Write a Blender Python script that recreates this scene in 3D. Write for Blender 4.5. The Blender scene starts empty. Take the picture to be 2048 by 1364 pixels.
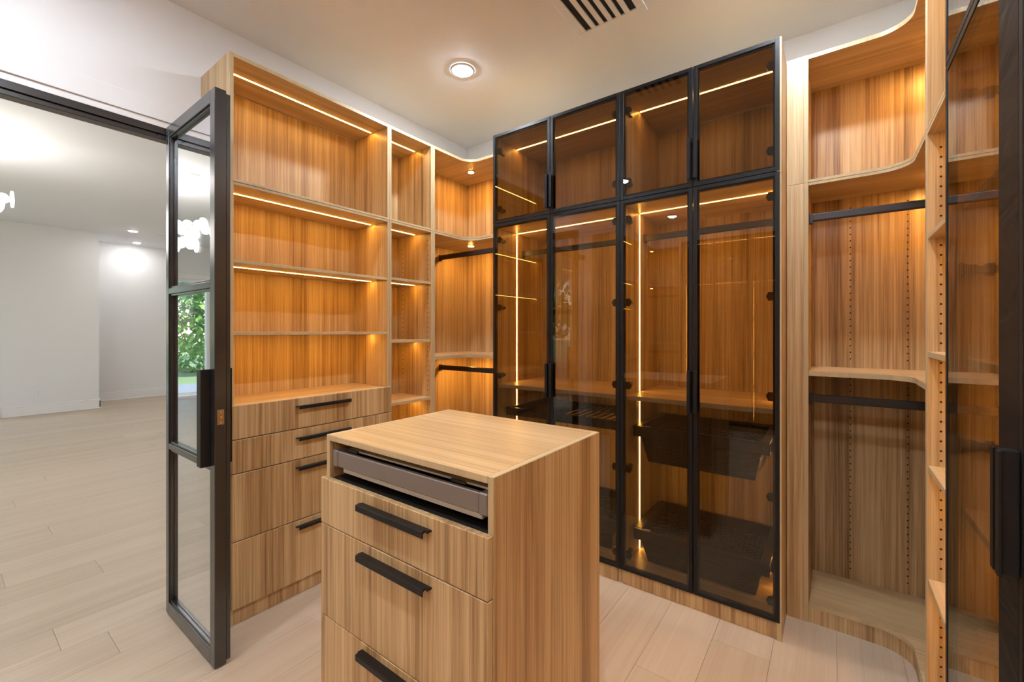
import bpy, bmesh, math, random
from mathutils import Vector, Matrix
random.seed(7)
SC = bpy.context.scene
COL = SC.collection

# ------------------------------------------------------------------ camera
H = 1.30
cam_d = bpy.data.cameras.new('camera')
cam = bpy.data.objects.new('camera', cam_d); COL.objects.link(cam)
cam.location = (0, 0, H)
cam.rotation_euler = (math.pi/2, 0, math.atan2(642, 865))
cam_d.sensor_width = 36.0
cam_d.lens = 865/2048*36.0
cam_d.shift_y = -20/2048
cam_d.clip_start = 0.02
SC.camera = cam

# ------------------------------------------------------------------ view, sky, sun
SC.view_settings.view_transform = 'Standard'
SC.view_settings.look = 'None'
SC.view_settings.gamma = 1
SC.view_settings.use_curve_mapping = False
SC.view_settings.exposure = 0.42
LED_W = 52.0        # radiance of the warm strips
DOWN_W = 440.0      # radiance of the closet's recessed lights
BED_W = 190.0       # radiance of the bedroom's recessed lights
W = bpy.data.worlds.new('sky'); SC.world = W; W.use_nodes = True
wn = W.node_tree.nodes; wl = W.node_tree.links
bgn = wn['Background']
sky = wn.new('ShaderNodeTexSky'); sky.sky_type = 'NISHITA'; sky.sun_disc = False
sky.sun_elevation = math.radians(48); sky.sun_rotation = math.radians(200)
wl.new(sky.outputs[0], bgn.inputs[0]); bgn.inputs[1].default_value = 0.5
sd = bpy.data.lights.new('sun', 'SUN'); sd.energy = 5.5; sd.angle = math.radians(1.5); sd.color = (1, .95, .87)
sun = bpy.data.objects.new('sun', sd); COL.objects.link(sun)
sun.rotation_euler = (math.radians(46), 0, math.radians(65))

# ------------------------------------------------------------------ materials
MATS = {}
def nm(name):
    m = bpy.data.materials.new(name); m.use_nodes = True
    n = m.node_tree.nodes; n.clear()
    out = n.new('ShaderNodeOutputMaterial')
    MATS[name] = m
    return m, n, m.node_tree.links, out
def flat(name, col, rough=.5, metal=0, spec=.5, bump=0, bscale=60, coat=0):
    m, n, l, out = nm(name)
    p = n.new('ShaderNodeBsdfPrincipled')
    p.inputs['Base Color'].default_value = (*col, 1)
    p.inputs['Roughness'].default_value = rough
    p.inputs['Metallic'].default_value = metal
    p.inputs['Specular IOR Level'].default_value = spec
    p.inputs['Coat Weight'].default_value = coat
    if bump:
        tc = n.new('ShaderNodeTexCoord'); ns = n.new('ShaderNodeTexNoise')
        ns.inputs['Scale'].default_value = bscale; ns.inputs['Detail'].default_value = 3
        b = n.new('ShaderNodeBump'); b.inputs['Strength'].default_value = bump; b.inputs['Distance'].default_value = .004
        l.new(tc.outputs['Object'], ns.inputs['Vector']); l.new(ns.outputs['Fac'], b.inputs['Height'])
        l.new(b.outputs[0], p.inputs['Normal'])
    l.new(p.outputs[0], out.inputs[0])
    return m
def emit(name, col, strength):
    m, n, l, out = nm(name)
    e = n.new('ShaderNodeEmission'); e.inputs[0].default_value = (*col, 1); e.inputs[1].default_value = strength
    l.new(e.outputs[0], out.inputs[0]); return m
def wood(name, axis, cols, rough=.36, sc=1.0, bands=True):
    """straight grained veneer: stretched noise along one axis"""
    m, n, l, out = nm(name)
    tc = n.new('ShaderNodeTexCoord'); oi = n.new('ShaderNodeObjectInfo')
    mul = n.new('ShaderNodeMath'); mul.operation = 'MULTIPLY'; mul.inputs[1].default_value = 7.3
    l.new(oi.outputs['Random'], mul.inputs[0])
    add = n.new('ShaderNodeVectorMath'); add.operation = 'ADD'
    l.new(tc.outputs['Object'], add.inputs[0]); l.new(mul.outputs[0], add.inputs[1])
    def noise(across, along, detail, rgh=.55):
        v = [across*sc]*3; v['xyz'.index(axis)] = along*sc
        mp = n.new('ShaderNodeVectorMath'); mp.operation = 'MULTIPLY'; mp.inputs[1].default_value = v
        l.new(add.outputs[0], mp.inputs[0])
        t = n.new('ShaderNodeTexNoise'); t.inputs['Scale'].default_value = 1; t.inputs['Detail'].default_value = detail
        t.inputs['Roughness'].default_value = rgh
        l.new(mp.outputs[0], t.inputs['Vector']); return t
    a = noise(9, .25, 2); a2 = noise(30, .5, 2); b = noise(115, 1.2, 2, .6); c = noise(310, 5, 2)
    def mix(x, y, f):
        mm = n.new('ShaderNodeMix'); mm.data_type = 'FLOAT'; mm.inputs[0].default_value = f
        l.new(x, mm.inputs[2]); l.new(y, mm.inputs[3]); return mm.outputs[0]
    f = mix(a.outputs['Fac'], a2.outputs['Fac'], .42); f = mix(f, b.outputs['Fac'], .34); f = mix(f, c.outputs['Fac'], .18)
    r = n.new('ShaderNodeValToRGB'); els = r.color_ramp.elements
    pos = [.36, .45, .53, .63]
    els[0].position = pos[0]; els[0].color = (*cols[0], 1)
    els[1].position = pos[3]; els[1].color = (*cols[3], 1)
    for k in (1, 2):
        e = els.new(pos[k]); e.color = (*cols[k], 1)
    l.new(f, r.inputs[0])
    p = n.new('ShaderNodeBsdfPrincipled'); p.inputs['Roughness'].default_value = rough
    p.inputs['Specular IOR Level'].default_value = .5
    l.new(r.outputs[0], p.inputs['Base Color'])
    bp = n.new('ShaderNodeBump'); bp.inputs['Strength'].default_value = .12; bp.inputs['Distance'].default_value = .001
    l.new(c.outputs['Fac'], bp.inputs['Height']); l.new(bp.outputs[0], p.inputs['Normal'])
    l.new(p.outputs[0], out.inputs[0]); return m
def glass(name, tint, ior=1.5, extra=0.0):
    """thin pane: fresnel reflection over tinted transmission (each face takes half the tint)"""
    m, n, l, out = nm(name)
    tr = n.new('ShaderNodeBsdfTransparent'); tr.inputs[0].default_value = (*[math.sqrt(t) for t in tint], 1)
    gl = n.new('ShaderNodeBsdfGlossy'); gl.inputs['Roughness'].default_value = .0; gl.inputs[0].default_value = (1, 1, 1, 1)
    # the pane is thin and does not bend rays: both faces reflect like the outer one
    fr = n.new('ShaderNodeFresnel'); ge = n.new('ShaderNodeNewGeometry'); io = n.new('ShaderNodeMix'); io.data_type = 'FLOAT'
    io.inputs[2].default_value = ior; io.inputs[3].default_value = 1/ior
    l.new(ge.outputs['Backfacing'], io.inputs[0]); l.new(io.outputs[0], fr.inputs[0])
    mx = n.new('ShaderNodeMixShader')
    if extra:
        ad = n.new('ShaderNodeMath'); ad.operation = 'ADD'; ad.use_clamp = True; ad.inputs[1].default_value = extra
        l.new(fr.outputs[0], ad.inputs[0]); l.new(ad.outputs[0], mx.inputs[0])
    else:
        l.new(fr.outputs[0], mx.inputs[0])
    l.new(tr.outputs[0], mx.inputs[1]); l.new(gl.outputs[0], mx.inputs[2]); l.new(mx.outputs[0], out.inputs[0])
    return m

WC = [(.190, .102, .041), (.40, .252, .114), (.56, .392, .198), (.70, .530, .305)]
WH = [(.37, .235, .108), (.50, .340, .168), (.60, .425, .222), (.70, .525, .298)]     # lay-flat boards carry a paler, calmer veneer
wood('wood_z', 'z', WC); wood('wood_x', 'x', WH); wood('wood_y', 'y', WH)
EC = [(.47, .35, .19), (.52, .395, .22), (.55, .425, .245), (.58, .455, .27)]
wood('edge', 'z', EC, rough=.45)
FC = [(.475, .375, .270), (.525, .418, .304), (.56, .452, .335), (.60, .49, .372)]
def plank_mat():
    m = wood('plank', 'y', FC, rough=.42, sc=.6)
    n = m.node_tree.nodes; l = m.node_tree.links
    p = next(x for x in n if x.type == 'BSDF_PRINCIPLED'); ramp = next(x for x in n if x.type == 'VALTORGB')
    oi = n.new('ShaderNodeObjectInfo'); mr = n.new('ShaderNodeMapRange')
    mr.inputs[3].default_value = .965; mr.inputs[4].default_value = 1.03
    hs = n.new('ShaderNodeHueSaturation')
    l.new(oi.outputs['Random'], mr.inputs[0]); l.new(mr.outputs[0], hs.inputs['Value']); l.new(ramp.outputs[0], hs.inputs['Color'])
    l.new(hs.outputs[0], p.inputs['Base Color'])
plank_mat()
flat('floor_gap', (.46, .35, .26), .7)
flat('paint', (.80, .80, .795), .6)
flat('ceiling_paint', (.885, .905, .92), .7)
flat('trim_paint', (.84, .83, .815), .4)
flat('plastic_white', (.82, .82, .8), .35)
flat('black_metal', (.010, .010, .011), .42, 0, .28)
flat('handle_black', (.012, .011, .011), .48, 0, .3)
flat('steel_black', (.018, .019, .021), .24, 0, .5)
MATS['steel_black'].node_tree.nodes['Principled BSDF'].inputs['IOR'].default_value = 1.85
flat('film_black', (.011, .012, .014), .45, 0, .14)
flat('rod_bronze', (.050, .043, .040), .40, .4)
flat('taupe_metal', (.24, .205, .185), .42, .35)
flat('taupe_light', (.50, .49, .455), .45, .1)
flat('dark_panel', (.02, .017, .016), .35)
flat('basket', (.030, .021, .015), .55, 0, .4, bump=.4, bscale=220)
flat('basket_frame', (.026, .021, .018), .34, .35)
flat('hinge_metal', (.07, .062, .055), .3, .8)
flat('brass', (.72, .5, .2), .22, 1)
flat('latch_nickel', (.55, .47, .38), .28, 1)
flat('chrome', (.75, .75, .75), .15, 1)
flat('hole', (.02, .012, .007), .8)
flat('vent_shade', (.012, .012, .012), .7)
flat('grass', (.24, .34, .14), .9, bump=.6, bscale=8)
flat('bark', (.12, .08, .05), .9, bump=.6, bscale=20)
flat('leaf_a', (.20, .42, .07), .6)
flat('leaf_b', (.32, .55, .13), .6)
flat('terrace', (.55, .54, .52), .8)
emit('led', (1.0, .51, .10), LED_W)
emit('puck', (1.0, .50, .11), 460)
emit('downlight', (.88, .96, 1.06), DOWN_W)
emit('downlight_bedroom', (1.0, .955, .96), BED_W)
emit('globe', (1.0, .95, .91), 9)
glass('tinted_glass', (.46, .425, .385), 1.5)
glass('clear_glass', (.95, .97, .96), 1.45)
def mirror_glass():
    m, n, l, out = nm('mirror_glass')
    # half-silvered pane: mirror-like at a glancing angle, see-through straight on
    gl = n.new('ShaderNodeBsdfGlossy'); gl.inputs['Roughness'].default_value = .0; gl.inputs[0].default_value = (.90, .91, .93, 1)
    tr = n.new('ShaderNodeBsdfTransparent'); tr.inputs[0].default_value = (.92, .94, .94, 1)
    lw = n.new('ShaderNodeLayerWeight'); lw.inputs[0].default_value = .5
    ma = n.new('ShaderNodeMath'); ma.operation = 'MULTIPLY_ADD'; ma.use_clamp = True; ma.inputs[1].default_value = 1.06; ma.inputs[2].default_value = .08
    mx = n.new('ShaderNodeMixShader')
    l.new(lw.outputs['Facing'], ma.inputs[0]); l.new(ma.outputs[0], mx.inputs[0])
    l.new(tr.outputs[0], mx.inputs[1]); l.new(gl.outputs[0], mx.inputs[2]); l.new(mx.outputs[0], out.inputs[0])
mirror_glass()
# film: wrinkles running across the stile
def wrinkle(m):
    n = m.node_tree.nodes; l = m.node_tree.links; p = next(x for x in n if x.type == 'BSDF_PRINCIPLED')
    tc = n.new('ShaderNodeTexCoord'); mp = n.new('ShaderNodeMapping'); mp.inputs['Scale'].default_value = (1, 3, 11)
    mp.inputs['Rotation'].default_value = (.12, 0, 0)
    ns = n.new('ShaderNodeTexNoise'); ns.inputs['Scale'].default_value = 1; ns.inputs['Detail'].default_value = 2; ns.inputs['Distortion'].default_value = 1.2
    b = n.new('ShaderNodeBump'); b.inputs['Strength'].default_value = .7; b.inputs['Distance'].default_value = .010
    l.new(tc.outputs['Object'], mp.inputs[0]); l.new(mp.outputs[0], ns.inputs['Vector']); l.new(ns.outputs['Fac'], b.inputs['Height']); l.new(b.outputs[0], p.inputs['Normal'])
wrinkle(MATS['film_black'])

# ------------------------------------------------------------------ mesh helpers
AX = {'+x': Vector((1,0,0)), '-x': Vector((-1,0,0)), '+y': Vector((0,1,0)), '-y': Vector((0,-1,0)), '+z': Vector((0,0,1)), '-z': Vector((0,0,-1))}
ORG = {}
class MB:
    def __init__(s): s.bm = bmesh.new()
    def box(s, x0, x1, y0, y1, z0, z1, bev=0, edge=None, seg=1):
        t = bmesh.new()
        bmesh.ops.create_cube(t, size=1)
        for v in t.verts:
            v.co = Vector(((x0+x1)/2+v.co.x*(x1-x0), (y0+y1)/2+v.co.y*(y1-y0), (z0+z1)/2+v.co.z*(z1-z0)))
        if bev:
            bmesh.ops.bevel(t, geom=list(t.edges), offset=bev, segments=seg, profile=.5, affect='EDGES')
        t.normal_update()
        if edge:
            for f in t.faces:
                for e in edge:
                    if f.normal.dot(AX[e]) > .6: f.material_index = 1
        s.merge(t); return s
    def merge(s, t, M=None):
        if M is not None: bmesh.ops.transform(t, matrix=M, verts=t.verts)
        me = bpy.data.meshes.new('tmp'); t.to_mesh(me); t.free()
        s.bm.from_mesh(me); bpy.data.meshes.remove(me); return s
    def cyl(s, a, b, r, seg=16, r2=None):
        a = Vector(a); b = Vector(b); d = b-a; t = bmesh.new()
        bmesh.ops.create_cone(t, cap_ends=True, segments=seg, radius1=r, radius2=r if r2 is None else r2, depth=d.length)
        for f in t.faces: f.smooth = len(f.verts) == 4
        M = Matrix.Translation((a+b)/2) @ d.to_track_quat('Z', 'Y').to_matrix().to_4x4()
        s.merge(t, M); return s
    def sphere(s, c, r, u=14, v=8, sc=(1,1,1)):
        t = bmesh.new(); bmesh.ops.create_uvsphere(t, u_segments=u, v_segments=v, radius=r)
        for f in t.faces: f.smooth = True
        s.merge(t, Matrix.Translation(c) @ Matrix.Diagonal((*sc, 1))); return s
    def prism(s, pts, z0, z1, edge=False, bev=0):
        t = bmesh.new()
        lo = [t.verts.new((p[0], p[1], z0)) for p in pts]; hi = [t.verts.new((p[0], p[1], z1)) for p in pts]
        t.faces.new(list(reversed(lo))); t.faces.new(hi); n = len(pts)
        for i in range(n):
            f = t.faces.new((lo[i], lo[(i+1) % n], hi[(i+1) % n], hi[i]))
            if edge: f.material_index = 1
        bmesh.ops.recalc_face_normals(t, faces=t.faces)
        s.merge(t); return s
    def extrude(s, prof, axis, a0, a1, M=None):
        """profile of 2-D points (u,v) extruded along an axis; u,v map to the two other axes in order"""
        t = bmesh.new(); idx = 'xyz'.index(axis); o = [k for k in range(3) if k != idx]
        def P(p, a):
            c = [0,0,0]; c[idx] = a; c[o[0]] = p[0]; c[o[1]] = p[1]; return c
        lo = [t.verts.new(P(p, a0)) for p in prof]; hi = [t.verts.new(P(p, a1)) for p in prof]; n = len(prof)
        t.faces.new(lo); t.faces.new(list(reversed(hi)))
        for i in range(n): t.faces.new((lo[i], hi[i], hi[(i+1) % n], lo[(i+1) % n]))
        bmesh.ops.recalc_face_normals(t, faces=t.faces)
        s.merge(t, M); return s
    def build(s, name, mats, parent=None, loc=None, label=None, kind=None):
        """loc: world origin of a top-level mesh; children take their root's origin"""
        o0 = Vector(loc) if loc is not None else (ORG[parent.name] if parent else Vector((0,0,0)))
        me = bpy.data.meshes.new(name); bmesh.ops.translate(s.bm, verts=s.bm.verts, vec=-o0)
        s.bm.to_mesh(me); s.bm.free()
        for m in (mats if isinstance(mats, (list, tuple)) else [mats]): me.materials.append(MATS[m])
        o = bpy.data.objects.new(name, me); COL.objects.link(o)
        if parent is not None: o.parent = parent
        else: o.location = o0
        ORG[o.name] = o0
        if label: o['label'] = label
        if kind: o['kind'] = kind
        return o
def tag(o, label, cat, group=None):
    o['label'] = label; o['category'] = cat
    if group: o['group'] = group
    return o
def thing(name, label, cat, loc, group=None):
    o = bpy.data.objects.new(name, None); COL.objects.link(o); o.location = loc; o.empty_display_size = .1
    ORG[o.name] = Vector(loc)
    return tag(o, label, cat, group)
def structure(o, label, cat):
    o['kind'] = 'structure'; o['label'] = label; o['category'] = cat; return o
def board(parent, name, x0, x1, y0, y1, z0, z1, mat='wood_z', edge=None, bev=.0008, label=None):
    return MB().box(x0, x1, y0, y1, z0, z1, bev, edge).build(name, [mat, 'edge'], parent, label=label)

# ------------------------------------------------------------------ main dimensions (metres)
XL, XLB = -2.128, -2.462      # front of the left-hand cabinets, their back
XR, XRB = .25, .590           # front of the right-hand cabinets, their back
YB, YBB = 2.34, 2.682         # front of the corner cabinets, their back
YG = 2.12                     # face of the glass doors on the end wall
WX0, WX1, WY0, WY1 = -2.47, .60, -2.54, 2.69
ZC, ZB = 2.83, 2.95           # closet ceiling, bedroom ceiling
ZT = 2.532                    # cabinet height
BX0, BX1, BX2 = -10.85, -9.95, -2.59   # bedroom
BY0, BY1 = -4.0, 3.7
OY0, OY1, OZ = -.62, .715, 2.264       # opening between the rooms

# ------------------------------------------------------------------ setting
fl = MB().box(BX0-.15, WX1+.15, WY0-.15, 4.0, -.12, -.004).build('floor', 'floor_gap')
structure(fl, 'pale oak plank floor running through closet and bedroom', 'floor')
PW = .211; PL = 1.9
pm = {}
def plank_mesh(L):
    k = round(L, 2)
    if k not in pm:
        t = bmesh.new(); bmesh.ops.create_cube(t, size=1)
        for v in t.verts: v.co = Vector((v.co.x*(PW-.0009), v.co.y*(L-.0009), v.co.z*.012))
        top = [e for e in t.edges if all(v.co.z > 0 for v in e.verts)]
        bmesh.ops.bevel(t, geom=top, offset=.0008, segments=1, affect='EDGES')
        me = bpy.data.meshes.new('plank'); t.to_mesh(me); t.free(); me.materials.append(MATS['plank']); pm[k] = me
    return pm[k]
row = 0
xk = -2.52 + PW*15
while xk - PW > BX0 - .2:
    x1 = xk; x0 = xk-PW; xk -= PW; row += 1
    xm = (x0+x1)/2
    if xm > WX1: continue
    inb = xm < BX2
    y0, y1 = (-1.2, 3.7) if inb else (-1.4, 2.69)
    if xm < BX1-1.0: y0 = 1.5
    off = (row*0.731) % 1.0
    y = y0
    first = True
    while y < y1-.05:
        L = PL*(.35+.65*off) if first else PL
        L = round(min(L, y1-y), 2); first = False
        o = bpy.data.objects.new('plank', plank_mesh(L)); COL.objects.link(o); o.parent = fl
        o.location = (xm, y+L/2, -.006); y += L
# floor surfaces past the planks that show
MB().box(BX0, BX2, BY0, -1.2, -.004, 0).build('floor_field', 'plank', fl)
MB().box(WX0, WX1, WY0+.001, -1.4, -.004, 0).build('floor_field', 'plank', fl)

ce = MB().box(WX0-.06, WX1+.1, WY0-.1, WY1+.1, ZC, ZC+.1).build('ceiling', 'ceiling_paint')
structure(ce, 'smooth white closet ceiling', 'ceiling')
cb = MB().box(BX0-.1, BX2+.06, BY0-.1, BY1+.1, ZB, ZB+.1).build('ceiling_bedroom', 'ceiling_paint')
structure(cb, 'smooth white bedroom ceiling beyond the opening', 'ceiling')
b = MB()
b.box(BX2, WX0, OY1, BY1, 0, ZB+.05); b.box(BX2, WX0, WY0-.1, OY0, 0, ZB+.05); b.box(BX2, WX0, OY0, OY1, OZ, ZB+.05)
structure(b.build('wall_left', 'paint'), 'white wall with the tall doorway to the bedroom', 'wall')
structure(MB().box(WX0, WX1+.1, WY1, WY1+.1, 0, ZC).build('wall_back', 'paint'), 'white wall above and behind the glass wardrobe', 'wall')
structure(MB().box(WX1, WX1+.1, WY0-.1, WY1, 0, ZC).build('wall_right', 'paint'), 'white wall behind the right-hand cabinets', 'wall')
structure(MB().box(WX0, WX1, WY0-.1, WY0, 0, ZC).build('wall_front', 'paint'), 'white end wall of the closet', 'wall')
# bedroom walls
WINY0, WINY1, WINZ1 = -1.99, .52, 2.30
b = MB()
b.box(BX1-.12, BX1, BY0, WINY0, 0, ZB); b.box(BX1-.12, BX1, WINY0, WINY1, WINZ1, ZB); b.box(BX1-.12, BX1, WINY1, 1.708, 0, ZB)
b.box(BX0, BX1-.12, 1.60, 1.708, 0, ZB)
structure(b.build('wall_bedroom', 'paint'), 'white far bedroom wall that steps forward beside the window', 'wall')
structure(MB().box(BX0-.1, BX0, 1.5, BY1, 0, ZB).build('wall_alcove', 'paint'), 'white recessed bedroom wall under two recessed lights', 'wall')
structure(MB().box(BX0-.1, BX2, BY1, BY1+.1, 0, ZB).build('wall_side', 'paint'), 'white bedroom side wall behind the steel door', 'wall')
SX0, SX1, SZ0, SZ1 = -6.3, -4.50, .62, 2.46
b = MB()
b.box(BX1-.1, SX0, BY0-.12, BY0, 0, ZB); b.box(SX1, BX2, BY0-.12, BY0, 0, ZB); b.box(SX0, SX1, BY0-.12, BY0, 0, SZ0); b.box(SX0, SX1, BY0-.12, BY0, SZ1, ZB)
structure(b.build('wall_opposite', 'paint'), 'white bedroom wall holding the garden window', 'wall')
def skirting(name, label, x0, x1, y0, y1, ax):
    m = MB().box(x0, x1, y0, y1, 0, .135, .002)
    if ax == 'x': m.box(x0, x1-.004, y0, y1-.004, .135, .155, .004); m.box(x1, x1+.012, y0, y1+(.012 if 'step' in label else 0), 0, .016, .004)
    structure(m.build(name, 'trim_paint'), label, 'baseboard')
skirting('baseboard_far', 'tall white baseboard on the stepped bedroom wall', BX1+.0005, BX1+.018, .64, 1.724, 'x')
skirting('baseboard_alcove', 'tall white baseboard in the bedroom recess', BX0+.0005, BX0+.018, 1.709, BY1, 'x')
structure(MB().box(BX0+.02, BX1+.018, 1.7085, 1.724, 0, .15, .002).build('baseboard_return', 'trim_paint'), 'short white baseboard turning the corner of the stepped wall', 'baseboard')
# window trims
def window(name, label, along, a0, a1, z0, z1, pos, t, cuts):
    root = bpy.data.objects.new(name, None); COL.objects.link(root); ORG[name] = Vector((0,0,0)); structure(root, label, 'window')
    def bx(nm_, mat, u0, u1, w0, w1, q0, q1):
        m = MB()
        if along == 'y': m.box(q0, q1, u0, u1, w0, w1, .002)
        else: m.box(u0, u1, q0, q1, w0, w1, .002)
        return m.build(nm_, mat, root)
    f = .055
    bx('window_frame', 'trim_paint', a0, a0+f, z0, z1, pos-t, pos); bx('window_frame', 'trim_paint', a1-f, a1, z0, z1, pos-t, pos)
    bx('window_frame', 'trim_paint', a0+f, a1-f, z1-f, z1, pos-t, pos); bx('window_frame', 'trim_paint', a0+f, a1-f, z0, z0+f, pos-t, pos)
    prev = a0+f
    for c in cuts+[None]:
        e = (c-.035) if c is not None else a1-f
        bx('pane', 'clear_glass', prev, e, z0+f, z1-f, pos-t*.6, pos-t*.6+.005)
        if c is not None:
            bx('mullion', 'trim_paint', c-.035, c+.035, z0+f, z1-f, pos-t*.9, pos-.01); prev = c+.035
    # casing
    cw = .09
    bx('casing', 'trim_paint', a0-cw, a0, z0 if z0 < .1 else z0-cw, z1+cw, pos+.0005, pos+.02); bx('casing', 'trim_paint', a1, a1+cw, z0 if z0 < .1 else z0-cw, z1+cw, pos+.0005, pos+.02)
    bx('casing', 'trim_paint', a0, a1, z1, z1+cw, pos+.0005, pos+.02)
    if z0 > .1: bx('casing', 'trim_paint', a0, a1, z0-cw, z0, pos+.0005, pos+.03)
window('window_1', 'wide garden door with white frame reflected in the steel door', 'y', WINY0, WINY1, .0, WINZ1, BX1, .11, [-.74])
window('window_2', 'bedroom window with white frame looking onto trees', 'x', SX0, SX1, SZ0, SZ1, BY0, .11, [-5.46])

# doorway: casing, jamb, head track
t1 = MB().box(WX0+.0005, WX0+.0035, OY0-.10, OY1+.06, OZ, OZ+.084, .001).build('trim_1', 'paint'); structure(t1, 'flat white head casing over the doorway', 'trim')
t2 = MB().box(BX2, WX0-.004, OY0, OY1, 2.236, OZ-.0005).build('trim_2', 'trim_paint'); structure(t2, 'white head jamb above the black track', 'trim')
tr = bpy.data.objects.new('trim_3', None); COL.objects.link(tr); ORG['trim_3'] = Vector((0,0,0)); structure(tr, 'black steel head track across the doorway', 'trim')
MB().box(-2.530, -2.474, OY0, OY1, 2.205, 2.2355, .001).build('track_face', 'steel_black', tr)
MB().box(-2.536, -2.482, OY0, OY1, 2.182, 2.2045, .003).build('track_stop', 'steel_black', tr)
for yy in (.21, .62):
    MB().cyl((-2.4818, yy, 2.197), (-2.4805, yy, 2.197), .0045, 10).build('screw', 'rod_bronze', tr)
t4 = MB().box(BX2, WX0-.001, OY1-.014, OY1-.0005, 0, 2.236).build('trim_4', 'steel_black'); structure(t4, 'black steel hinge jamb of the doorway', 'trim')

# ------------------------------------------------------------------ steel framed mirror door (opened at right angles)
d = bpy.data.objects.new('door_1', None); COL.objects.link(d); d.location = (-2.475, .65, 0); ORG['door_1'] = Vector((-2.475, .65, 0))
structure(d, 'open black steel door with three mirrored glass lights and long pull handles', 'door')
DX0, DX1, DY0, DY1, DZ0, DZ1 = -2.468, -1.898, .650, .690, .008, 2.236
SA, SB = .036, .046
def stile(nmx, x0, x1, z0, z1):
    m = MB().box(x0, x1, DY0, DY1, z0, z1, .0015)
    m.build(nmx, 'steel_black', d)
stile('stile', DX0, DX0+SA, DZ0, DZ1); stile('stile', DX1-SB, DX1, DZ0, DZ1)
for z0, z1 in ((DZ0, DZ0+.055), (DZ1-.050, DZ1), (1.468, 1.494), (.762, .788)):
    stile('rail', DX0+SA+.0002, DX1-SB-.0002, z0, z1)
m = MB()                                   # rebate lip along the closing edge
m.box(DX1-.012, DX1+.0, DY1+.0002, DY1+.014, DZ0+.01, DZ1-.012, .001)
m.build('rebate_lip', 'steel_black', d)
for z0, z1 in ((DZ0+.055, .762), (.788, 1.468), (1.494, DZ1-.050)):
    xa, xb = DX0+SA, DX1-SB
    MB().box(xa+.0005, xb-.0005, .668, .674, z0+.0005, z1-.0005).build('glass_pane', 'mirror_glass', d, label='mirrored glass pane')
    g = .009
    for bx in ((xa, xa+g, z0, z1), (xb-g, xb, z0, z1), (xa+g, xb-g, z0, z0+g), (xa+g, xb-g, z1-g, z1)):
        MB().box(bx[0]+.0003, bx[1]-.0003, .656, .6675, bx[2]+.0003, bx[3]-.0003, .001).build('glazing_bead', 'steel_black', d)
def pull(yface, sgn):
    # angle profile: leg along the stile, lip standing off
    x = -1.935
    m = MB()
    ya, yb = sorted((yface, yface+sgn*.034))
    m.box(x-.005, x, ya, yb, .776, 1.152, .001)
    yc, yd = sorted((yface+sgn*.029, yface+sgn*.034))
    m.box(x-.040, x-.0045, yc, yd, .776, 1.152, .001)
    return m.build('pull_handle', 'handle_black', d, label='long black pull handle')
pull(DY0-.0002, -1); pull(DY1+.0002, 1)
lp = MB().box(DX1+.0002, DX1+.0025, .658, .682, .938, .996, .0006).build('latch_plate', 'latch_nickel', d, label='nickel ball catch plate')
MB().cyl((DX1+.0025, .670, .967), (DX1+.008, .670, .967), .007, 16, .005).build('latch_ball', 'brass', lp)
for z in (.946, .988): MB().cyl((DX1+.0025, .670, z), (DX1+.0035, .670, z), .0045, 10).build('screw', 'chrome', lp)
for z in (.3, 1.15, 2.0):
    MB().cyl((DX0-.004, DY1+.008, z-.05), (DX0-.004, DY1+.008, z+.05), .007, 12).build('hinge', 'steel_black', d)

# ------------------------------------------------------------------ cabinet helpers
def led_strip(parent, x0, x1, y0, y1, z0, z1): return MB().box(x0, x1, y0, y1, z0, z1).build('led_strip', 'led', parent, label='warm glowing light strip')
def puck(parent, x, y, z):
    MB().cyl((x, y, z-.004), (x, y, z-.0002), .026, 24).build('puck_light_ring', 'chrome', parent)
    MB().cyl((x, y, z-.0055), (x, y, z-.0042), .020, 24).build('puck_light', 'puck', parent, label='warm puck light')
def bar_handle(parent, axis, a0, a1, face, sgn, z):
    """drawer pull: flange from the face, curling down into a front lip. axis = run; face = coordinate of the drawer face"""
    o, t = .027, .004
    prof = [(0, -.003), (o-.006, 0), (o-.002, .001), (o, -.002), (o, -.0165), (o-.002, -.0175), (o-.0035, -.016), (o-.0035, -.007), (o-.008, -.004), (0, -.007)]
    pr_ = [(face+sgn*u, z+v) for u, v in prof]
    m = MB().extrude(pr_, axis, a0+.006, a1-.006)
    # end ears where the flange meets the drawer
    for q0, q1 in ((a0, a0+.0058), (a1-.0058, a1)):
        e = [(face+sgn*u, z+v) for u, v in [(0, -.003), (o*.55, -.001), (o*.62, -.004), (o*.55, -.007), (0, -.007)]]
        m.extrude(e, axis, q0, q1)
    return m.build('handle', 'handle_black', parent, label='black angled bar handle')
def peg_holes(parent, pts, ax, r=.0034):
    m = MB()
    for p in pts:
        p = Vector(p); dv = AX[ax]
        m.cyl(p+dv*.0001, p+dv*.0006, r, 8)
    return m.build('peg_holes', 'hole', parent, kind='stuff')
def frange(a, b, s):
    out = []
    while a < b: out.append(a); a += s
    return out

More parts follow.
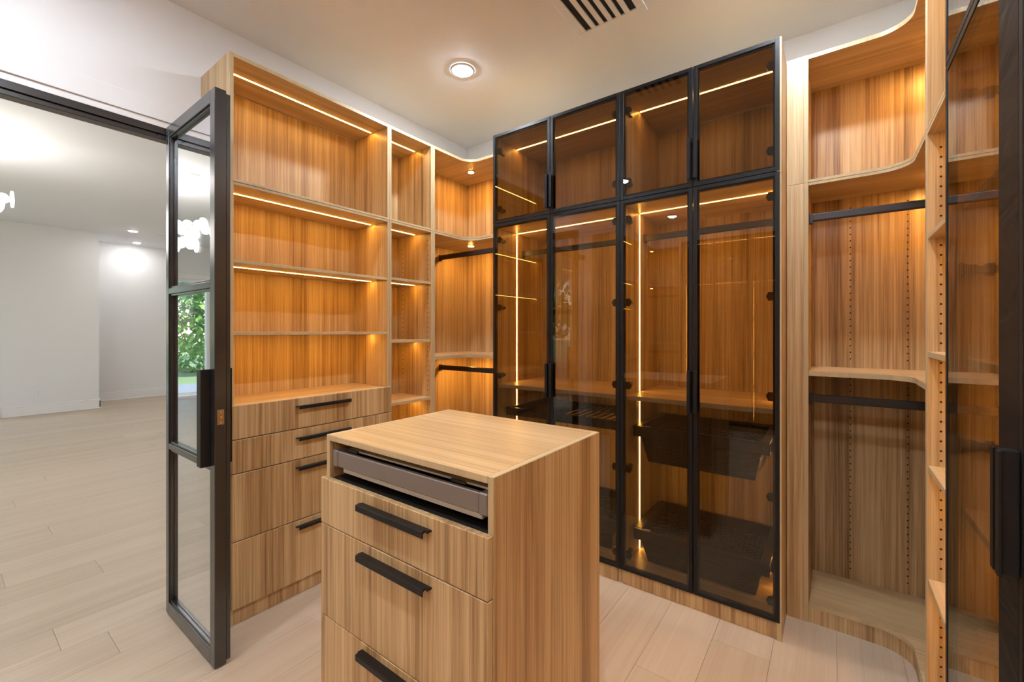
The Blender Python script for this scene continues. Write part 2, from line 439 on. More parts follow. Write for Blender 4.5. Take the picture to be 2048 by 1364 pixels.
# ------------------------------------------------------------------ left wall: wide open cabinet over drawers
def wide_cabinet():
    y0, y1 = .785, 1.6395
    t = thing('shelf_cabinet', 'wide wooden cabinet with lit open shelves above four black-handled drawers', 'cabinet', (XL, (y0+y1)/2, 0))
    P = dict(edge=['+x'])
    for z0, z1 in ((.0, 1.962), (1.9625, ZT)):
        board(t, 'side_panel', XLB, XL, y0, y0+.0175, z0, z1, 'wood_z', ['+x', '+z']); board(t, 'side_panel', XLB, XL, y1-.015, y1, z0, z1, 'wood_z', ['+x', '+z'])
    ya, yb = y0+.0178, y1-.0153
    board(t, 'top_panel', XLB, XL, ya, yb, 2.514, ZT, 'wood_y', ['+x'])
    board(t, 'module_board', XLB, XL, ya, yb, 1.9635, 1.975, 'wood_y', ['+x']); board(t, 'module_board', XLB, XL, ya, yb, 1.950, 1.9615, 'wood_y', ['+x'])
    board(t, 'back_panel', XLB-.006, XLB-.0002, ya, yb, .08, ZT-.02, 'wood_z')
    for zb, zt in ((1.603, 1.618), (1.281, 1.296)):
        board(t, 'shelf', XLB, XL-.002, ya, yb, zb, zt, 'wood_y', ['+x'])
    board(t, 'counter', XLB, XL-.0005, ya, yb, .950, .968, 'wood_y')
    board(t, 'bottom_panel', XLB, XL-.004, ya, yb, .078, .094, 'wood_y')
    board(t, 'toe_kick', XL-.016, XL+.002, y0+.0178, y1-.0153, .0, .072, 'wood_z')
    for zt, gap in ((2.514, 0), (1.950, 0), (1.603, 0), (1.281, 0)):
        led_strip(t, -2.279, -2.271, ya+.002, yb-.012, zt-.0012, zt-.0002)
    wide_cabinet.t = t
    for z0, z1, hz in ((.8220, .970, .936), (.6715, .8178, .781), (.3730, .6673, .636), (.0745, .3688, .348)):
        dr = board(t, 'drawer_front', XL+.0012, XL+.020, y0+.004, y1-.003, z0, z1, 'wood_z', ['+z'], .0012)
        bar_handle(dr, 'y', 1.066, 1.362, XL+.0202, 1, hz)
wide_cabinet()
WIDE = wide_cabinet.t

# ------------------------------------------------------------------ narrow open cabinets (left and right walls)
def narrow_cabinet(side, label):
    s = 1 if side == 'l' else -1
    xf, xb = (XL, XLB) if side == 'l' else (XR, XRB)
    xa, xz = min(xf, xb), max(xf, xb)
    y0, y1 = (1.640, 1.9885) if side == 'l' else (1.5655, 1.984)
    t = thing('shelf_cabinet', label, 'cabinet', (xf, (y0+y1)/2, 0))
    e = ['+x'] if side == 'l' else ['-x']
    for z0, z1 in ((0, 1.962), (1.9625, ZT)):
        board(t, 'side_panel', xa, xz, y0, y0+.0145, z0, z1, 'wood_z', e); board(t, 'side_panel', xa, xz, y1-.0165, y1, z0, z1, 'wood_z', e)
    ya, yb = y0+.0147, y1-.0167
    board(t, 'top_panel', xa, xz, ya, yb, 2.514, ZT, 'wood_y', e)
    board(t, 'module_board', xa, xz, ya, yb, 1.9635, 1.975, 'wood_y', e); board(t, 'module_board', xa, xz, ya, yb, 1.950, 1.9615, 'wood_y', e)
    board(t, 'back_panel', *sorted((xb-s*.006, xb-s*.0002)), ya, yb, .08, ZT-.02, 'wood_z')
    shelves = ((1.608, 1.624), (1.228, 1.244), (.848, .866), (.468, .486)) if side == 'l' else ((1.604, 1.620), (1.214, 1.232), (.838, .856), (.463, .481))
    for zb, zt in shelves:
        board(t, 'shelf', *sorted((xb, xf-s*.002)), ya, yb, zb, zt, 'wood_y', e)
    board(t, 'bottom_panel', xa, xz, ya, yb, .070, .088, 'wood_y', e)
    board(t, 'toe_kick', *sorted((xf-s*.004, xf-s*.018)), ya, yb, 0, .0695, 'wood_z')
    lx = xf - s*.147
    for zt in [2.514, 1.950]+[q[0] for q in shelves]:
        led_strip(t, lx-.004, lx+.004, ya+.002, yb-.014, zt-.0012, zt-.0002)
    # shelf-pin holes on the panel towards the corner and on the near one
    zs = [z for z in frange(.14, 1.93, .032) if all(not (q0-.012 < z < q1+.012) for q0, q1 in shelves)]
    for xh in ((xf-s*.033), (xb+s*.05)):
        peg_holes(t, [(xh, yb, z) for z in zs], '-y'); 
        if side == 'l': peg_holes(t, [(xh, ya, z) for z in zs], '+y')
    return t
narrow_cabinet('l', 'slim open shelf tower with lit shelves between drawer cabinet and corner unit')
NARR = narrow_cabinet('r', 'slim open shelf tower with pin holes between corner unit and tinted glass door')

# ------------------------------------------------------------------ corner cabinets with curved boards
def arc(cx, cy, r, a0, a1, n=14):
    return [(cx+r*math.cos(math.radians(a0+(a1-a0)*k/n)), cy+r*math.sin(math.radians(a0+(a1-a0)*k/n))) for k in range(n+1)]
def corner_outline(side, inset=0.0, r=.105):
    yf = YB+inset
    if side == 'l':
        xf = XL-inset; x1 = -1.742; ys = 2.0068
        return [(XLB, ys), (xf, ys)] + arc(xf+r, yf-r, r, 180, 90) + [(x1, yf), (x1, YBB), (XLB, YBB)]
    xf = XR+inset; x0 = -.0875; ys = 2.0035
    return [(x0, YBB), (x0, yf)] + arc(xf-r, yf-r, r, 90, 0) + [(xf, ys), (XRB, ys), (XRB, YBB)]
def corner_cabinet(side, label):
    t = thing('corner_cabinet', label, 'cabinet', ((-2.1 if side == 'l' else .2), YB, 0))
    def cb_(name, z0, z1, inset=0, mat='wood_x', edge=True):
        return MB().prism(corner_outline(side, inset), z0, z1, edge).build(name, [mat, 'edge'], t)
    cb_('top_panel', 2.514, ZT); cb_('module_board', 1.9635, 1.975); cb_('module_board', 1.950, 1.9615)
    sz = (1.109, 1.131) if side == 'l' else (1.100, 1.121)
    cb_('shelf', sz[0], sz[1], .002); cb_('bottom_panel', .068, .0865)
    # toe kick: a thin curved strip following the front
    o1 = corner_outline(side, .004); o2 = corner_outline(side, .020)
    fr = o1[1:-2] if side == 'l' else o1[1:-2]; bk = o2[1:-2]
    MB().prism(fr+list(reversed(bk)), 0, .0678).build('toe_kick', 'wood_z', t)
    if side == 'l':
        MB().box(XLB-.0065, XLB-.0002, 2.0068, YBB, .087, ZT).build('back_panel', 'wood_z', t)
        MB().box(XLB, -1.742, YBB+.0002, YBB+.0065, .087, ZT).build('back_panel', 'wood_z', t)
        for z0, z1 in ((0, 1.962), (1.9625, ZT)):
            board(t, 'side_panel', XLB, XL, 1.989, 2.0065, z0, z1, 'wood_z', ['+x'])
        for z in (2.514, 1.950): puck(t, -2.22, 2.465, z)
        puck(t, -2.22, 2.465, sz[0])
        for z in (1.87, 1.018):
            rod(t, -2.461, -1.743, 2.372, z)
    else:
        MB().box(XRB+.0002, XRB+.0065, 2.0035, YBB, .087, ZT).build('back_panel', 'wood_z', t)
        MB().box(-.0875, XRB, YBB+.0002, YBB+.0065, .087, ZT).build('back_panel', 'wood_z', t)
        for z0, z1 in ((0, 1.962), (1.9625, ZT)):
            board(t, 'filler_panel', -.170, -.1055, YB-.003, YB+.015, z0, z1, 'wood_z')
            board(t, 'side_panel', -.1053, -.088, YB-.003, YBB, z0, z1, 'wood_z', ['-y'])
            board(t, 'side_panel', XR, XRB, 1.9845, 2.0032, z0, z1, 'wood_z', ['-x'])
        for z in (2.514, 1.950): puck(t, .345, 2.47, z)
        for z in (1.815, .995): rod(t, -.0872, XRB-.001, 2.40, z)
        zs = [z for z in frange(.14, 1.93, .032) if not 1.085 < z < 1.135]
        for xh in (.068, .276, .48): peg_holes(t, [(xh, YBB, z) for z in zs], '-y')
    return t
def rod(t, x0, x1, y, z):
    hh, tt = .0185, .0075
    prof = [(y+tt*math.cos(a), z+(hh-tt)*(1 if math.sin(a) >= 0 else -1)+tt*math.sin(a)) for a in [k*math.pi/8+1e-4 for k in range(16)]]
    MB().extrude(prof, 'x', x0+.0022, x1-.0022).build('hanging_rod', 'rod_bronze', t, label='dark bronze hanging rod')
    for xa, xb in ((x0, x0+.014), (x1-.014, x1)):
        m = MB(); m.box(xa, xb, y-.0115, y-.0078, z-.0235, z+.021, .001); m.box(xa, xb, y+.0078, y+.0115, z-.0235, z+.021, .001); m.box(xa, xb, y-.0115, y+.0115, z-.027, z-.019, .001)
        m.build('rod_bracket', 'rod_bronze', t)
CORL = corner_cabinet('l', 'corner cabinet with curved boards and glowing pucks beside the lit narrow shelves')
CORR = corner_cabinet('r', 'corner cabinet with curved boards, hanging rods and pin holes beside the tinted tower')

# ------------------------------------------------------------------ glass doors
FW, FI = .017, .008
def hinge(parent, axis, px, y, z, s):
    """cup and arm of a concealed hinge on the inside of a door. s: direction from side panel into the cabinet"""
    m = MB()
    def P(u0, u1, q0, q1, z0, z1, bev=.0015):
        u = sorted((px+s*u0, px+s*u1))
        if axis == 'x': m.box(*u, y+q0, y+q1, z0, z1, bev)
        else: m.box(y+q0, y+q1, *u, z0, z1, bev)
    P(.016, .046, .001, .005, z-.019, z+.019)
    if axis == 'x': m.cyl((px+s*.036, y+.001, z), (px+s*.036, y+.014, z), .016, 14)
    else: m.cyl((y+.001, px+s*.036, z), (y+.014, px+s*.036, z), .016, 14)
    P(.0185, .032, .010, .072, z-.009, z+.009)
    P(.0185, .040, .016, .030, z-.013, z+.013)
    P(.0185, .023, .045, .062, z-.015, z+.015)
    return m.build('hinge', 'hinge_metal', parent, label='dark concealed hinge')
def glass_door(t, axis, a0, a1, face, z0, z1, hinge_at, hz, hs, handle_z, wide=None):
    """axis x: door in the plane y=face..face+.02; axis y: plane x=face..face+.02. hinge_at -1/+1: which end carries hinges"""
    dname = MB()
    def bx(m, u0, u1, w0, w1, q0, q1, bev=.0008):
        if axis == 'x': m.box(u0, u1, q0, q1, w0, w1, bev)
        else: m.box(q0, q1, u0, u1, w0, w1, bev)
        return m
    pane = bx(MB(), a0+(wide or FW)+.0002, a1-FW-.0002, z0+FW+.0002, z1-FW-.0002, face+.0015, face+.0055, 0).build('glass_door', 'tinted_glass', t, label='tinted glass door in a thin black frame')
    def fr(u0, u1, w0, w1, wid=FW): bx(MB(), u0, u1, w0, w1, face, face+.0195).build('frame_bar', 'black_metal', pane)
    wl_ = wide if wide else FW
    fr(a0, a0+wl_, z0, z1) if not wide else bx(MB(), a0, a0+wl_, z0, z1, face, face+.0195).build('frame_bar', 'film_black', pane, label='wide stile wrapped in wrinkled black film')
    fr(a1-FW, a1, z0, z1); fr(a0+wl_+.0001, a1-FW-.0001, z0, z0+FW); fr(a0+wl_+.0001, a1-FW-.0001, z1-FW, z1)
    # painted inner border of the pane
    def ib(u0, u1, w0, w1): bx(MB(), u0, u1, w0, w1, face+.0058, face+.0165, 0).build('pane_border', 'black_metal', pane)
    ib(a0+wl_, a0+wl_+FI, z0+FW, z1-FW); ib(a1-FW-FI, a1-FW, z0+FW, z1-FW)
    ib(a0+wl_+FI, a1-FW-FI, z0+FW, z0+FW+FI); ib(a0+wl_+FI, a1-FW-FI, z1-FW-FI, z1-FW)
    h0, h1 = handle_z
    e = a1 if hinge_at < 0 else a0; sg = -1 if hinge_at < 0 else 1
    m = MB()
    bx(m, *sorted((e+sg*.003, e+sg*.008)), h0, h1, face-.026, face-.0002); bx(m, *sorted((e+sg*.003, e+sg*.020)), h0, h1, face-.026, face-.0215)
    m.build('handle', 'handle_black', pane, label='slim black door pull')
    for z in hz:
        hinge(pane, axis, a0 if hinge_at < 0 else a1, face+.0195, z, 1 if hinge_at < 0 else -1)
    return pane

def end_wardrobe(x0, x1, label, last=False):
    t = thing('glass_wardrobe', label, 'wardrobe', ((x0+x1)/2, YG+.02, 0))
    yf = YG+.021; px0, px1 = x0+.0005, x1-.0005
    if last: px1 = x1+.006
    for z0, z1 in ((0, 1.962), (1.9625, ZT)):
        board(t, 'side_panel', px0, px0+.0175, yf, YBB, z0, z1, 'wood_z', ['-y']); board(t, 'side_panel', px1-.0175, px1, (yf if not last else YG+.001), YBB, z0, z1, 'wood_z', ['-y'])
    a, b_ = px0+.0178, px1-.0178
    for n_, z0, z1 in (('top_panel', 2.514, ZT), ('module_board', 1.9635, 1.975), ('module_board', 1.950, 1.9615), ('bottom_panel', .074, .092)):
        board(t, n_, a, b_, yf, YBB, z0, z1, 'wood_x', ['-y'])
    board(t, 'shelf', a, b_, yf+.012, YBB-.0005, .943, .965, 'wood_x', ['-y'])
    board(t, 'back_panel', a, b_, YBB+.0002, YBB+.006, .09, ZT-.02, 'wood_z')
    board(t, 'toe_kick', a, b_, YG+.012, YG+.028, 0, .0735, 'wood_z')
    for zt in (2.514, 1.950): led_strip(t, a+.004, b_-.004, 2.347, 2.355, zt-.0012, zt-.0002)
    for z0, z1 in ((.967, 1.944), (.094, .941)):
        led_strip(t, a+.0002, a+.0012, 2.347, 2.355, z0, z1); led_strip(t, b_-.0012, b_-.0002, 2.347, 2.355, z0, z1)
    rod(t, a, b_, 2.42, 1.825)
    mid = -1.302 if not last else -.524
    for u0, u1, hg in ((x0, mid-.001, -1), (mid+.001, x1, 1)):
        glass_door(t, 'x', u0+.0008, u1-.0008, YG, .0745, 1.9695, hg, (1.875, 1.448, 1.020, .59, .145), None, (.921, 1.115))
        glass_door(t, 'x', u0+.0008, u1-.0008, YG, 1.9725, ZT, hg, (2.435, 2.07), None, (2.005, 2.195))
    return t
ENDA = end_wardrobe(-1.723, -.8815, 'tall wardrobe with tinted glass doors, a trouser rack inside, beside the left corner unit')
ENDB = end_wardrobe(-.8805, -.178, 'tall wardrobe with tinted glass doors and two wicker baskets inside', True)

# right-hand wardrobe alongside the camera
def right_wardrobe():
    y0, y1 = .46, 1.5645
    t = thing('glass_wardrobe', 'tinted glass wardrobe with film-wrapped black stile beside the pin-holed shelf tower', 'wardrobe', (XR, 1.0, 0))
    xf = XR+.001
    for z0, z1 in ((0, 1.962), (1.9625, ZT)):
        board(t, 'side_panel', xf, XRB, y1-.0175, y1, z0, z1, 'wood_z', ['-x']); board(t, 'side_panel', xf, XRB, y0, y0+.0175, z0, z1, 'wood_z', ['-x'])
    a, b_ = y0+.0178, y1-.0178
    for n_, z0, z1 in (('top_panel', 2.514, ZT), ('module_board', 1.9635, 1.975), ('module_board', 1.950, 1.9615), ('bottom_panel', .074, .092)):
        board(t, n_, xf, XRB, a, b_, z0, z1, 'wood_y', ['-x'])
    board(t, 'back_panel', XRB+.0002, XRB+.006, a, b_, .09, ZT-.02, 'wood_z')
    board(t, 'toe_kick', XR-.008, XR+.006, a, b_, 0, .0735, 'wood_z')
    for zb in (1.604, 1.214, .838, .463):
        board(t, 'shelf', xf+.012, XRB-.0005, a, b_, zb, zb+.018, 'wood_y', ['-x'])
        led_strip(t, .397-.006, .397+.006, a+.004, b_-.004, zb-.0012, zb-.0002)
    for zt in (2.514, 1.950): led_strip(t, .391, .403, a+.004, b_-.004, zt-.0012, zt-.0002)
    yj = 1.003
    for u0, u1, hg, wd in ((yj+.001, y1-.021, 1, .098), (y0, yj-.001, -1, None)):
        glass_door(t, 'y', u0, u1, XR-.020, .0745, 1.9695, hg, (1.875, 1.448, 1.020, .59, .145), None, (.921, 1.115), wd)
        glass_door(t, 'y', u0, u1, XR-.020, 1.9725, ZT, hg, (2.435, 2.07), None, (2.005, 2.195), wd)
    return t
RWARD = right_wardrobe()

# ------------------------------------------------------------------ the rest of the room, behind the camera
def copy_tree(o, parent=None):
    c = o.copy(); COL.objects.link(c); c.parent = parent
    for ch in o.children: copy_tree(ch, c)
    return c
def place(src, loc, rz, label):
    c = copy_tree(src); c.location = loc; c.rotation_euler = (0, 0, rz); c['label'] = label; return c
place(ENDA, (-1.275, -1.98, 0), math.pi, 'wide tinted glass wardrobe facing across the island, mirrored in the end doors')
place(ENDB, (-.494, -1.98, 0), math.pi, 'slimmer tinted glass wardrobe facing across the island')
place(CORL, (.228, -2.185, 0), math.pi, 'corner cabinet with curved boards beside the slimmer facing wardrobe')
place(CORR, (-2.072, -2.185, 0), math.pi, 'corner cabinet with curved boards beside the wide facing wardrobe')
place(RWARD, (XR, 1.0-1.1055, 0), 0, 'tinted glass wardrobe standing opposite the doorway')
place(NARR, (XR, 1.77475-2.6305, 0), 0, 'slim open shelf tower beside the wardrobe opposite the doorway')
place(NARR, (XR, 1.77475-3.05, 0), 0, 'slim open shelf tower beside the facing corner cabinet')
place(WIDE, (XL, -1.215, 0), 0, 'wide wooden drawer cabinet on the other side of the doorway')

# ------------------------------------------------------------------ pull-out baskets and trouser rack
def basket_parts(t, x0, x1, y0, y1, zr, depth):
    """woven tapered body hung in a metal rim"""
    m = MB()
    rh = .055
    for q in ((x0, x1, y0, y0+.022), (x0, x1, y1-.022, y1)): m.box(q[0], q[1], q[2], q[3], zr-rh, zr, .003)
    for q in ((x0, x0+.04), (x1-.04, x1)): m.box(q[0], q[1], y0+.0222, y1-.0222, zr-rh, zr, .003)
    m.build('rim', 'basket_frame', t)
    for q in ((x0-.018, x0-.0005), (x1+.0005, x1+.018)):
        MB().box(q[0], q[1], y0+.05, y1, zr-.05, zr-.008, .001).build('slide_rail', 'basket_frame', t)
    # weave
    bm_ = MB(); rows = 15; zt = zr-rh-.001
    ix0, ix1, iy0, iy1 = x0+.038, x1-.038, y0+.02, y1-.02
    t2 = bmesh.new()
    for r in range(rows):
        f0 = r/rows; z1 = zt-(depth-rh)*f0; z0 = z1-(depth-rh)/rows*.86
        tp = .028*f0
        loop = []
        ax0, ax1, ay0, ay1 = ix0+tp, ix1-tp, iy0+tp, iy1-tp
        def side(p, q, nrm):
            n = max(8, int((Vector(q)-Vector(p)).length/.011))
            for k in range(n):
                u = k/n; w = .0028*math.sin(k*math.pi/2+ (r % 2)*math.pi)
                loop.append((p[0]+(q[0]-p[0])*u+nrm[0]*w, p[1]+(q[1]-p[1])*u+nrm[1]*w))
        side((ax0, ay0), (ax1, ay0), (0, -1)); side((ax1, ay0), (ax1, ay1), (1, 0)); side((ax1, ay1), (ax0, ay1), (0, 1)); side((ax0, ay1), (ax0, ay0), (-1, 0))
        lo = [t2.verts.new((p[0], p[1], z0)) for p in loop]; hi = [t2.verts.new((p[0], p[1], z1)) for p in loop]
        for k in range(len(loop)): t2.faces.new((lo[k], lo[(k+1) % len(loop)], hi[(k+1) % len(loop)], hi[k]))
    bm_.merge(t2)
    w = bm_.build('weave', 'basket', t, kind='stuff')
    so = w.modifiers.new('thick', 'SOLIDIFY'); so.thickness = .004; so.offset = 0
    tp = .028; zb = zr-depth
    MB().box(ix0+tp-.004, ix1-tp+.004, iy0+tp-.004, iy1-tp+.004, zb-.004, zb+.004, .002).build('base', 'basket', t)
    m = MB()
    nst = 9
    for k in range(1, nst):
        x = ix0+.02+(ix1-ix0-.04)*k/nst
        for yy, s in ((iy0, 1), (iy1, -1)): m.cyl((x, yy+s*.003, zt), (x, yy+s*(tp+.003), zb), .003, 6)
    m.build('stake', 'basket', t, kind='stuff')
    MB().box(x0+.055, x0+.085, y0+.003, y0+.024, zr+.0002, zr+.0018).build('sticker', 'taupe_light', t)
G = 'pull-out wicker baskets'
b1 = thing('wicker_basket', 'dark wicker pull-out basket directly under the wardrobe shelf', 'basket', (-.53, 2.4, .62), G)
basket_parts(b1, -.842, -.222, 2.20, 2.66, .805, .185)
b2 = thing('wicker_basket', 'dark wicker pull-out basket standing low above the wardrobe floor, below another basket', 'basket', (-.53, 2.4, .1), G)
basket_parts(b2, -.842, -.222, 2.20, 2.66, .268, .170)
b3 = thing('wicker_basket', 'dark wicker pull-out basket beneath the trouser rack', 'basket', (-1.3, 2.4, .1), G)
basket_parts(b3, -1.684, -.920, 2.20, 2.66, .268, .170)
tk = thing('trouser_rack', 'dark pull-out trouser rack with slim bars and a tray under the wardrobe shelf', 'rack', (-1.3, 2.4, .76))
m = MB(); X0, X1 = -1.684, -.920
m.box(X0, X1, 2.20, 2.222, .765, .815, .003); m.box(X0, X1, 2.638, 2.66, .765, .815, .003)
m.box(X0, X0+.03, 2.2222, 2.6378, .765, .815, .003); m.box(X1-.03, X1, 2.2222, 2.6378, .765, .815, .003)
m.build('frame', 'basket_frame', tk)
m = MB(); m.box(X0+.031, X0+.27, 2.223, 2.637, .768, .774); m.box(X0+.27, X0+.28, 2.223, 2.637, .768, .806); m.build('tray', 'dark_panel', tk)
for k in range(9):
    x = X0+.32+k*.046
    MB().cyl((x, 2.2225, .800), (x, 2.6375, .800), .006, 10).build('bar', 'basket_frame', tk)
for q in ((X0-.018, X0-.0005), (X1+.0005, X1+.018)): MB().box(q[0], q[1], 2.25, 2.66, .770, .805, .001).build('slide_rail', 'basket_frame', tk)

# ------------------------------------------------------------------ island
def island():
    x0, x1, y0, y1, zt = -1.300, -.613, .757, 1.306, .970
    t = thing('island_chest', 'freestanding wooden island chest of drawers with a pull-out grey metal tray', 'island', ((x0+x1)/2, (y0+y1)/2, 0))
    board(t, 'side_panel', x0, x0+.018, y0, y1, 0, zt, 'wood_z', ['-y', '+z'], .0015); board(t, 'side_panel', x1-.018, x1, y0, y1, 0, zt, 'wood_z', ['-y', '+z'], .0015)
    board(t, 'top_panel', x0+.0181, x1-.0181, y0, y1, zt-.018, zt, 'wood_x', ['-y'], .0012)
    board(t, 'back_panel', x0+.0181, x1-.0181, y1-.018, y1-.001, .0, zt-.0182, 'wood_z')
    board(t, 'divider_panel', x0+.0181, x1-.0181, y0+.004, y1-.0182, .824, .834, 'dark_panel')
    board(t, 'bottom_panel', x0+.0181, x1-.0181, y0+.004, y1-.0182, .06, .078, 'wood_x')
    board(t, 'toe_kick', x0+.0181, x1-.0181, y0+.03, y0+.045, 0, .0598, 'wood_z')
    for z0, z1, hz in ((.698, .840, .813), (.4130, .6950, .672), (.1270, .4100, .394)):
        dr = board(t, 'drawer_front', x0+.0015, x1-.0015, y0-.0195, y0-.0008, z0, z1, 'wood_z', ['+x'], .0015)
        bar_handle(dr, 'x', -1.080, -.793, y0-.0197, -1, hz)
    board(t, 'drawer_front', x0+.0015, x1-.0015, y0-.0195, y0-.0008, .0615, .124, 'wood_z', ['+z'], .0015)
    # grey metal pull-out tray
    a, b_ = x0+.026, x1-.024
    yf = y0+.008
    MB().box(a+.026, b_-.028, yf, yf+.014, .8735, .9220, .002).build('tray_front', 'taupe_metal', t, label='brushed taupe metal tray front')
    for q0, q1 in ((a, a+.0255), (b_-.0275, b_)):
        MB().box(q0, q1, yf-.002, yf+.05, .8715, .9240, .003).build('tray_corner', 'taupe_metal', t)
    for q0, q1 in ((a+.002, a+.014), (b_-.014, b_-.002)):
        MB().box(q0, q1, yf+.0505, y1-.06, .874, .921, .002).build('tray_side', 'taupe_metal', t)
    m = MB(); m.box(a+.045, b_-.022, yf+.006, yf+.024, .8580, .8733, .0015); m.build('lower_rail', 'taupe_light', t)
    m = MB(); m.box(a+.050, b_-.010, yf+.022, yf+.075, .9245, .9300, .001); m.box(a+.050, a+.11, yf+.0755, yf+.30, .9245, .9300, .001)
    m.box(a+.44, b_-.010, yf+.0755, yf+.30, .9245, .9300, .001); m.build('tray_lid', 'taupe_light', t)
    MB().box(a+.1105, a+.4395, yf+.0755, yf+.30, .9225, .9290, .001).build('lid_inset', 'dark_panel', t)
    for q in (a+.055, b_-.135):
        MB().box(q, q+.05, yf+.0145, yf+.0225, .9222, .9310, .002).build('latch', 'dark_panel', t)
    MB().box(a+.02, b_-.02, yf+.025, y1-.06, .8745, .880).build('tray_base', 'dark_panel', t)
    MB().cyl((x0+.0182, y0+.05, .852), (x0+.0195, y0+.05, .852), .005, 12).build('screw', 'chrome', t)
    MB().cyl((x1-.0195, y0+.022, .878), (x1-.0182, y0+.022, .878), .005, 12).build('screw', 'chrome', t)
island()

# ------------------------------------------------------------------ ceiling fittings
def downlight(x, y, zc, label, group):
    t = thing('recessed_light', label, 'ceiling light', (x, y, zc), group)
    bmr = MB()
    ring = bmesh.new(); n = 32
    vs = []
    for r, z in ((.072, 0), (.070, -.006), (.056, -.008), (.054, -.004)):
        vs.append([ring.verts.new((x+r*math.cos(2*math.pi*k/n), y+r*math.sin(2*math.pi*k/n), zc-.0003+z)) for k in range(n)])
    for i in range(3):
        for k in range(n):
            f = ring.faces.new((vs[i][k], vs[i][(k+1) % n], vs[i+1][(k+1) % n], vs[i+1][k])); f.smooth = True
    bmesh.ops.recalc_face_normals(ring, faces=ring.faces)
    bmr.merge(ring); bmr.build('trim_ring', 'plastic_white', t)
    MB().sphere((x, y, zc-.0045), .0535, 24, 10, (1, 1, .20)).build('lens', 'downlight' if zc == ZC else 'downlight_bedroom', t)
CL = 'recessed lights in the closet ceiling'
downlight(-1.744, 1.863, ZC, 'bright recessed light in the closet ceiling near the corner cabinet', CL)
downlight(-1.72, .03, ZC, 'recessed closet light above the doorway, mirrored in the upper glass doors', CL)
downlight(-1.72, -1.66, ZC, 'recessed closet light in front of the wide facing wardrobe', CL)
downlight(-.13, 1.863, ZC, 'added unseen closet light above the pin-holed shelf tower', CL)  # right-hand row is unseen, added by symmetry to brighten this side
downlight(-.13, .03, ZC, 'added unseen closet light above the film-wrapped wardrobe', CL)
downlight(-.13, -1.66, ZC, 'added unseen closet light in front of the slimmer facing wardrobe', CL)
BL = 'recessed lights in the bedroom ceiling'
for x, y, lab in ((-9.28, 2.003, 'recessed bedroom light beside the far ceiling vent'), (-10.45, 2.31, 'recessed bedroom light closest to the alcove wall')):
    downlight(x, y, ZB, lab, BL)
downlight(-5.45, -.34, ZB, 'recessed bedroom light mirrored in the upper steel door pane', BL)
for x, y, lab in ((-4.0, 2.3, 'added unseen bedroom light near the side wall, beside the doorway'), (-7.2, 2.5, 'added unseen bedroom light near the middle of the side wall'),  # unseen extra lights, added to raise the bedroom's light level
                  (-4.0, -2.3, 'added unseen bedroom light near the garden window'), (-8.0, -2.6, 'added unseen bedroom light near the corner of the garden door')):
    downlight(x, y, ZB, lab, BL)

def vent(x0, x1, y0, y1, zc, label, n):
    t = thing('air_vent', label, 'vent', ((x0+x1)/2, (y0+y1)/2, zc))
    z0, z1 = zc-.009, zc-.0003
    f = .04
    m = MB(); m.box(x0, x1, y0, y0+f, z0, z1, .002); m.box(x0, x1, y1-f, y1, z0, z1, .002); m.box(x0, x0+f, y0+f, y1-f, z0, z1, .002); m.box(x1-f, x1, y0+f, y1-f, z0, z1, .002)
    m.build('frame', 'ceiling_paint', t)
    MB().box(x0+f, x1-f, y0+f, y1-f, zc-.0015, zc-.0003).build('duct_shade', 'vent_shade', t)  # flat near-black sheet: the shade between the slats is put into its colour
    w = (x1-x0-2*f)
    for k in range(1, n):
        c = x0+f+w*k/n
        MB().box(c-.0118, c+.0118, y0+f+.0002, y1-f-.0002, z0, zc-.002, .001).build('slat', 'ceiling_paint', t)
vent(-1.048, -.705, 1.44, 2.030, ZC, 'white slotted air vent in the closet ceiling', 6)
vent(-9.42, -9.28, 2.30, 2.62, ZB, 'white linear vent in the bedroom ceiling', 3)

# chandelier
def chandelier():
    cx_, cy_ = -5.80, -.08
    t = thing('chandelier', 'two-tier brass chandelier with strings of glowing white globes', 'chandelier', (cx_, cy_, 2.2))
    MB().cyl((cx_, cy_, ZB-.03), (cx_, cy_, ZB-.0005), .075, 24).build('canopy', 'brass', t)
    MB().cyl((cx_, cy_, 2.5), (cx_, cy_, ZB-.03), .009, 10).build('stem', 'brass', t)
    hub = MB().cyl((cx_, cy_, 2.39), (cx_, cy_, 2.50), .075, 20); hub.cyl((cx_, cy_, 2.22), (cx_, cy_, 2.29), .06, 20); hub.cyl((cx_, cy_, 2.29), (cx_, cy_, 2.39), .012, 10)
    hub.build('hub', 'brass', t)
    for tier, (z, nr, rr) in enumerate(((2.44, 9, (.15, .25, .35, .46)), (2.26, 7, (.14, .24, .33)))):
        for k in range(nr):
            a = 2*math.pi*(k+.3*tier)/nr
            c, s = math.cos(a), math.sin(a)
            arm = MB().cyl((cx_+.05*c, cy_+.05*s, z), (cx_+(rr[-1]+.03)*c, cy_+(rr[-1]+.03)*s, z), .006, 8).build('arm', 'brass', t)
            for q, r in enumerate(rr):
                MB().sphere((cx_+r*c, cy_+r*s, z), .044, 12, 8).build('globe', 'globe', arm)
            MB().cyl((cx_+(rr[-1]+.05)*c, cy_+(rr[-1]+.05)*s, z), (cx_+(rr[-1]+.062)*c, cy_+(rr[-1]+.062)*s, z), .07, 18).build('glass_disc', 'globe', arm)
chandelier()

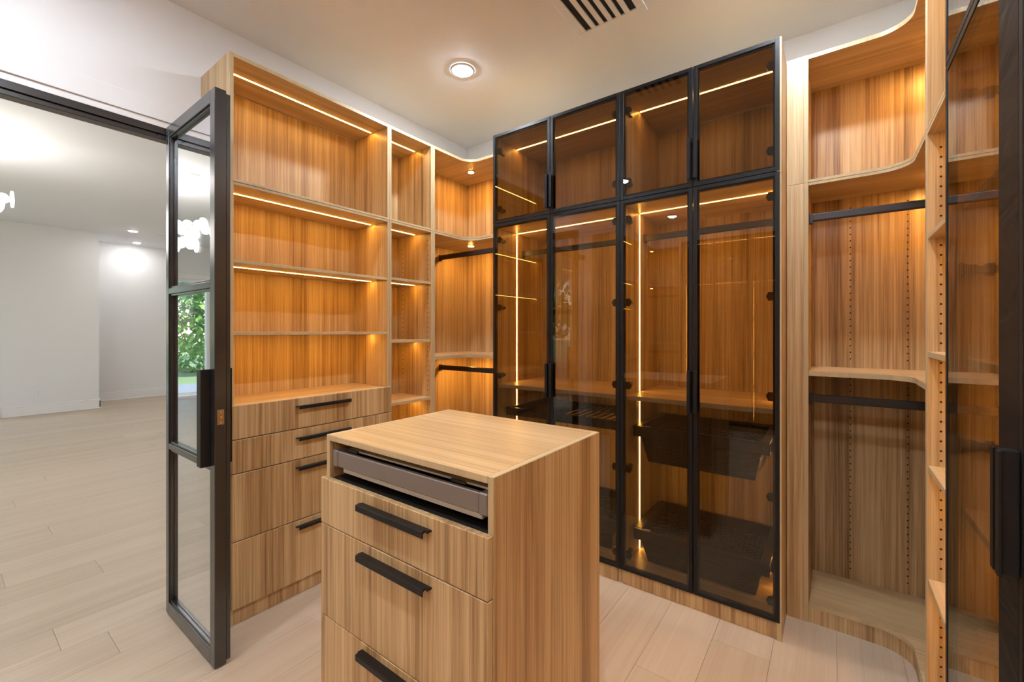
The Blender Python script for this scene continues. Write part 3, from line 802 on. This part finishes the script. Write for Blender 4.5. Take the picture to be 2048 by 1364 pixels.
# outlets
def outlet(x, y, z, label):
    t = thing('wall_outlet', label, 'outlet', (x, y, z), 'bedroom outlets')
    MB().box(x+.0005, x+.006, y-.036, y+.036, z-.058, z+.058, .002).build('cover_plate', 'plastic_white', t)
    for dz in (-.022, .022):
        s_ = MB().box(x+.0062, x+.0085, y-.017, y+.017, z+dz-.016, z+dz+.016, .003).build('socket', 'trim_paint', t)
        m = MB(); m.box(x+.0086, x+.009, y-.008, y-.005, z+dz-.006, z+dz+.006); m.box(x+.0086, x+.009, y+.005, y+.008, z+dz-.006, z+dz+.006); m.build('slot', 'hole', s_)
outlet(BX1, 1.01, .326, 'white outlet on the stepped bedroom wall')
outlet(BX0, 2.344, .296, 'white outlet on the recessed bedroom wall')

# ------------------------------------------------------------------ garden seen by reflection
ga = MB().box(-60, BX0-.2, -60, 40, -.35, -.25).build('ground', 'grass'); structure(ga, 'green lawn outside the bedroom', 'ground')
ga2 = MB().box(BX0-.2, 14, -60, WY0-.3, -.35, -.25).build('ground_south', 'grass'); structure(ga2, 'green lawn beyond the garden window', 'ground')
te = MB().box(-13.2, BX1-.14, -4.2, 1.55, -.25, -.05).build('terrace', 'terrace'); structure(te, 'pale terrace slab outside the garden door', 'terrace')
def leaf_mesh(rx, rz, n, seed):
    rnd = random.Random(seed); t = bmesh.new()
    clumps = [(Vector((rnd.uniform(-1, 1)*rx*.7, rnd.uniform(-1, 1)*rx*.7, rnd.uniform(-.85, .85)*rz)), rnd.uniform(.35, .6)*rx) for _ in range(16)]
    for k in range(n):
        c, r = rnd.choice(clumps)
        dv = Vector((rnd.gauss(0, 1), rnd.gauss(0, 1), rnd.gauss(0, 1))).normalized()
        p = c + dv*r*rnd.uniform(.6, 1.0)
        s = rnd.uniform(.10, .20)
        M = Matrix.Translation(p) @ Matrix.Rotation(rnd.uniform(0, 6.28), 4, 'Z') @ Matrix.Rotation(rnd.uniform(-1.1, 1.1), 4, 'X')
        vs = [t.verts.new(M @ Vector(q)) for q in ((-s*.5, 0, 0), (0, -s, .02), (s*.5, 0, 0), (0, s, .02))]
        f = t.faces.new(vs); f.material_index = k % 2
    me = bpy.data.meshes.new('foliage'); t.to_mesh(me); t.free()
    me.materials.append(MATS['leaf_a']); me.materials.append(MATS['leaf_b']); return me
LM = [leaf_mesh(2.3, 3.6, 5200, 1), leaf_mesh(1.9, 3.0, 5200, 2)]
def tree(x, y, k, label):
    t = thing('garden_tree', label, 'tree', (x, y, -.25), 'trees in the garden')
    f = bpy.data.objects.new('foliage', LM[k]); COL.objects.link(f); f.parent = t; f.location = (0, 0, 3.3 if k == 0 else 2.8)
    f.rotation_euler = (0, 0, x*1.7+y)
    m = MB().cyl((x, y, -.3), (x+.1, y, 4.2), .17, 10, .07); m.build('trunk', 'bark', t)
for x, y, k, lab in ((-19, -.4, 0, 'broad green tree past the lawn straight out from the garden door'), (-18.0, -5.0, 1, 'rounder green tree past the lawn, seen in the mirrored door pane'),
                     (-22.5, -9.8, 0, 'broad green tree at the far end of the lawn'), (-19.5, -15.6, 1, 'rounder green tree at the far end of the lawn')):
    tree(x, y, k, lab)
for x, y, k, lab in ((-6.0, -10.8, 0, 'broad green tree outside the garden window'), (-10.9, -12.0, 1, 'rounder green tree outside the garden window')):
    tree(x, y, k, lab)
